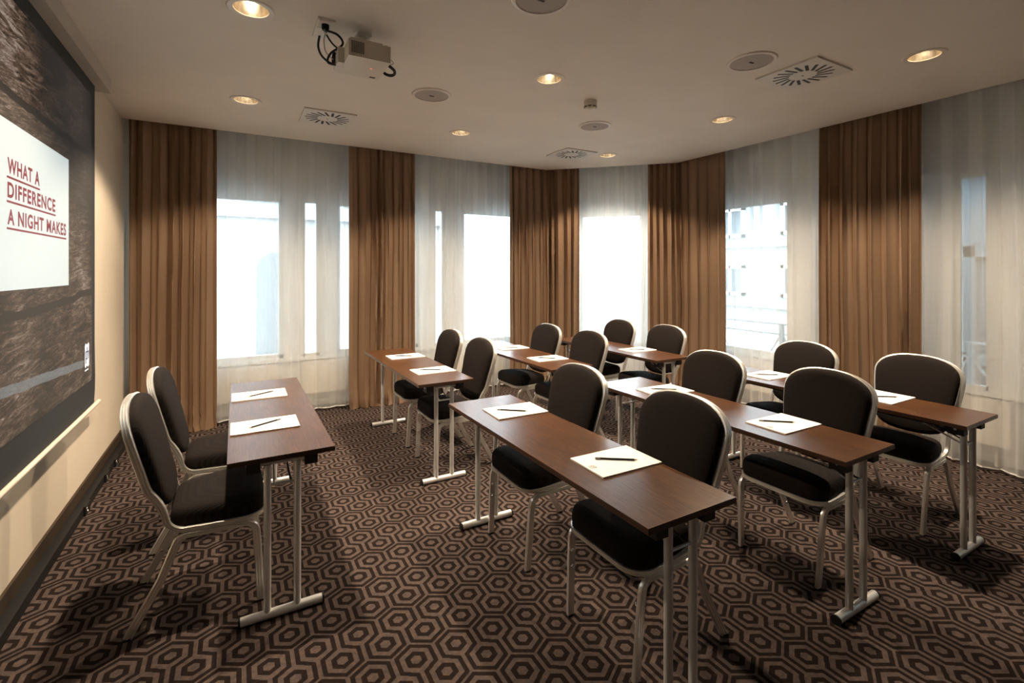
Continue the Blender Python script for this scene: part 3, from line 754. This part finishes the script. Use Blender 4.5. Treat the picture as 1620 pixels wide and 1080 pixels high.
    for j in range(len(rings)-1):
        for i in range(L_): fs.append((j*L_+i, j*L_+(i+1)%L_, (j+1)*L_+(i+1)%L_, (j+1)*L_+i))
    e0, e1 = len(rings)*L_, len(rings)*L_+1; lst = (len(rings)-1)*L_
    for i in range(L_): fs.append((e0,(i+1)%L_,i)); fs.append((e1,lst+i,lst+(i+1)%L_))
    bk.add(vs, fs).build('backrest', M_fab, c, angle=180)
    # seat cushion
    ol = [(.124,0),(.124,.06),(.122,.13)]
    for t in range(1,8): a = t/7*PI/2; ol.append((.122-.085*(1-math.cos(a)), .145+.086*math.sin(a)))
    ol += [(-.03,.226),(-.12,.214),(-.19,.200)]
    for t in range(1,6): a = t/5*PI/2; ol.append((-.19-.075*math.sin(a), .125+.075*math.cos(a)))
    ol += [(-.268,.06),(-.27,0)]
    ring = ol+[(x,-y) for x,y in reversed(ol[1:-1])]; L_ = len(ring); cx = -.06
    lv = [(.94,.424),(.99,.432),(1.0,.448),(1.0,.475),(.99,.492),(.965,.506),(.91,.517),(.78,.524),(.5,.530),(.22,.532)]
    vs = []; 
    for s_,z in lv: vs += [Vector((cx+(x-cx)*s_, y*s_, z + (.012*(x/.12) if z>.47 and x<0 else .0)*s_*.6)) for x,y in ring]
    fs = []
    for j in range(len(lv)-1):
        for i in range(L_): fs.append((j*L_+i, j*L_+(i+1)%L_, (j+1)*L_+(i+1)%L_, (j+1)*L_+i))
    vs.append(Vector((cx,0,.532))); e = len(vs)-1; lst = (len(lv)-1)*L_
    for i in range(L_): fs.append((e,lst+i,lst+(i+1)%L_))
    fs.append(tuple(range(L_))[::-1])
    MB().add(vs, fs).build('seat', M_fab, c, angle=60)
    return c
chairs = [
 (0,2.85,0,'black padded banquet chair nearest the camera on the left, facing right'),
 (0,3.57,0,'black padded banquet chair on the left, next to the drape corner'),
 (1.445,1.60,PI,'large black banquet chair at the near end of the front row table'),
 (1.445,2.40,PI,'black banquet chair at the far end of the front row table'),
 (1.445,3.77,PI,'black banquet chair at the near end of the table before the second drape'),
 (1.445,4.46,PI,'black banquet chair at the far end of the table before the second drape'),
 (2.635,1.56,PI,'black banquet chair at the near end of the second row'),
 (2.60,2.32,PI,'black banquet chair second from the near end of the second row'),
 (2.575,3.70,PI,'black banquet chair third from the near end of the second row'),
 (2.55,4.40,PI,'black banquet chair at the far end of the second row'),
 (3.69,1.52,PI,'black banquet chair closest to the right wall in front of the last drape'),
 (3.65,2.26,PI,'black banquet chair in the third row between the last two drapes'),
 (3.60,3.68,PI,'black banquet chair in front of the drape right of the corner window'),
 (3.56,4.36,PI,'farthest black banquet chair, in front of the corner window')]
ch0 = make_chair()
for i,(x,y,rz,lbl) in enumerate(chairs):
    c = ch0 if i == 0 else copy_tree(ch0); c.location = (x,y,0); c.rotation_euler = (0,0,rz)
    setp(c, lbl, 'chair', 'black banquet chairs with aluminium frames')

# ------------------------------------------------------------------ notepads and pencils
def make_pad():
    p = empty('notepad'); W, D, Hh = .322, .226, .006
    MB().box((0,0,0),(W,D,Hh)).build('sheets', M_paper, p, bevel=.0006)
    MB().box((W-.012,.0,Hh),(W,D,Hh+.0006)).build('binding', M_paper, p, smooth=False)
    # small printed emblem: a framed monogram over a line of print
    def bar(x0,x1,y0,y1): return ((x0,y0,Hh+.0001),(x1,y1,Hh+.0004))
    m = MB()
    for a,b in (bar(.022,.040,.088,.091),bar(.022,.040,.111,.114),bar(.022,.025,.088,.114),bar(.037,.040,.088,.114),bar(.029,.033,.095,.107)): m.box(a,b)
    m.build('emblem', M_print, p, smooth=False)
    m = MB()
    for k in range(5): a,b = bar(.012,.017,.086+k*.006,.0895+k*.006); m.box(a,b)
    m.build('small_print', M_print, p, smooth=False)
    return p
def make_pencil():
    p = empty('pencil'); L = .186; r = .0043
    MB().tube([(.018,0,r),(L-.022,0,r)], r, 6).build('barrel', M_pencil, p)
    MB().tube([(0,0,r),(.005,0,r),(.018,0,r)], [.0006,.0014,r], 6).build('tip', M_pwood, p)
    MB().tube([(L-.022,0,r),(L,0,r)], r*1.05, 10).build('cap', M_ferrule, p)
    return p
pads = [      # x0,y0 of the pad corner, rotation, pencil start / end, words
 (-.026,2.805,0,(.052,2.871),(.209,2.963),0,'on the table beside the screen, nearer the camera'),
 (-.026,3.525,0,(.060,3.582),(.211,3.672),0,'on the table beside the screen, farther from the camera'),
 (1.276,1.502,-1,(1.518,1.555),(1.366,1.663),1,'on the front row table, nearer the camera'),
 (1.272,2.375,-2,(1.484,2.411),(1.348,2.526),1,'on the front row table, farther from the camera'),
 (1.258,3.700,1,(1.483,3.769),(1.334,3.848),1,'on the table before the second drape, near one'),
 (1.258,4.455,0,(1.480,4.499),(1.340,4.601),1,'on the table before the second drape, far one'),
 (2.418,1.445,-1,(2.634,1.517),(2.501,1.628),1,'on the second row table, nearest the camera'),
 (2.412,2.285,-3,(2.656,2.336),(2.511,2.442),1,'on the second row table, second from its near end'),
 (2.385,3.690,-2,(2.600,3.72),(2.475,3.84),1,'on the second row, third from the near end'),
 (2.400,4.400,0,(2.62,4.44),(2.49,4.54),1,'on the second row, farthest from the camera'),
 (3.520,1.438,0,(3.74,1.49),(3.60,1.59),1,'on the third row table, nearest the camera'),
 (3.500,2.215,0,(3.72,2.27),(3.58,2.37),1,'on the third row table, left of the last drape'),
 (3.480,3.635,0,(3.70,3.68),(3.56,3.78),1,'on the farthest table, near end'),
 (3.480,4.400,0,(3.70,4.44),(3.56,4.54),1,'on the farthest table, mostly hidden by a chair')]
pd = make_pad(); pc = make_pencil()
for i,(x,y,dg,a,b,fl,wd) in enumerate(pads):
    p = pd if i == 0 else copy_tree(pd); r = math.radians(dg)
    if fl: p.location = (x,y,TZ+.0004); p.rotation_euler = (0,0,r)
    else: p.location = (x+.322,y+.226,TZ+.0004); p.rotation_euler = (0,0,PI+r)
    setp(p, 'white notepad '+wd, 'notepad', 'white notepads')
    q = pc if i == 0 else copy_tree(pc); q.location = (a[0],a[1],TZ+.0072); q.rotation_euler = (0,0,math.atan2(b[1]-a[1],b[0]-a[0]))
    setp(q, 'black pencil lying across the notepad '+wd, 'pencil', 'black pencils')
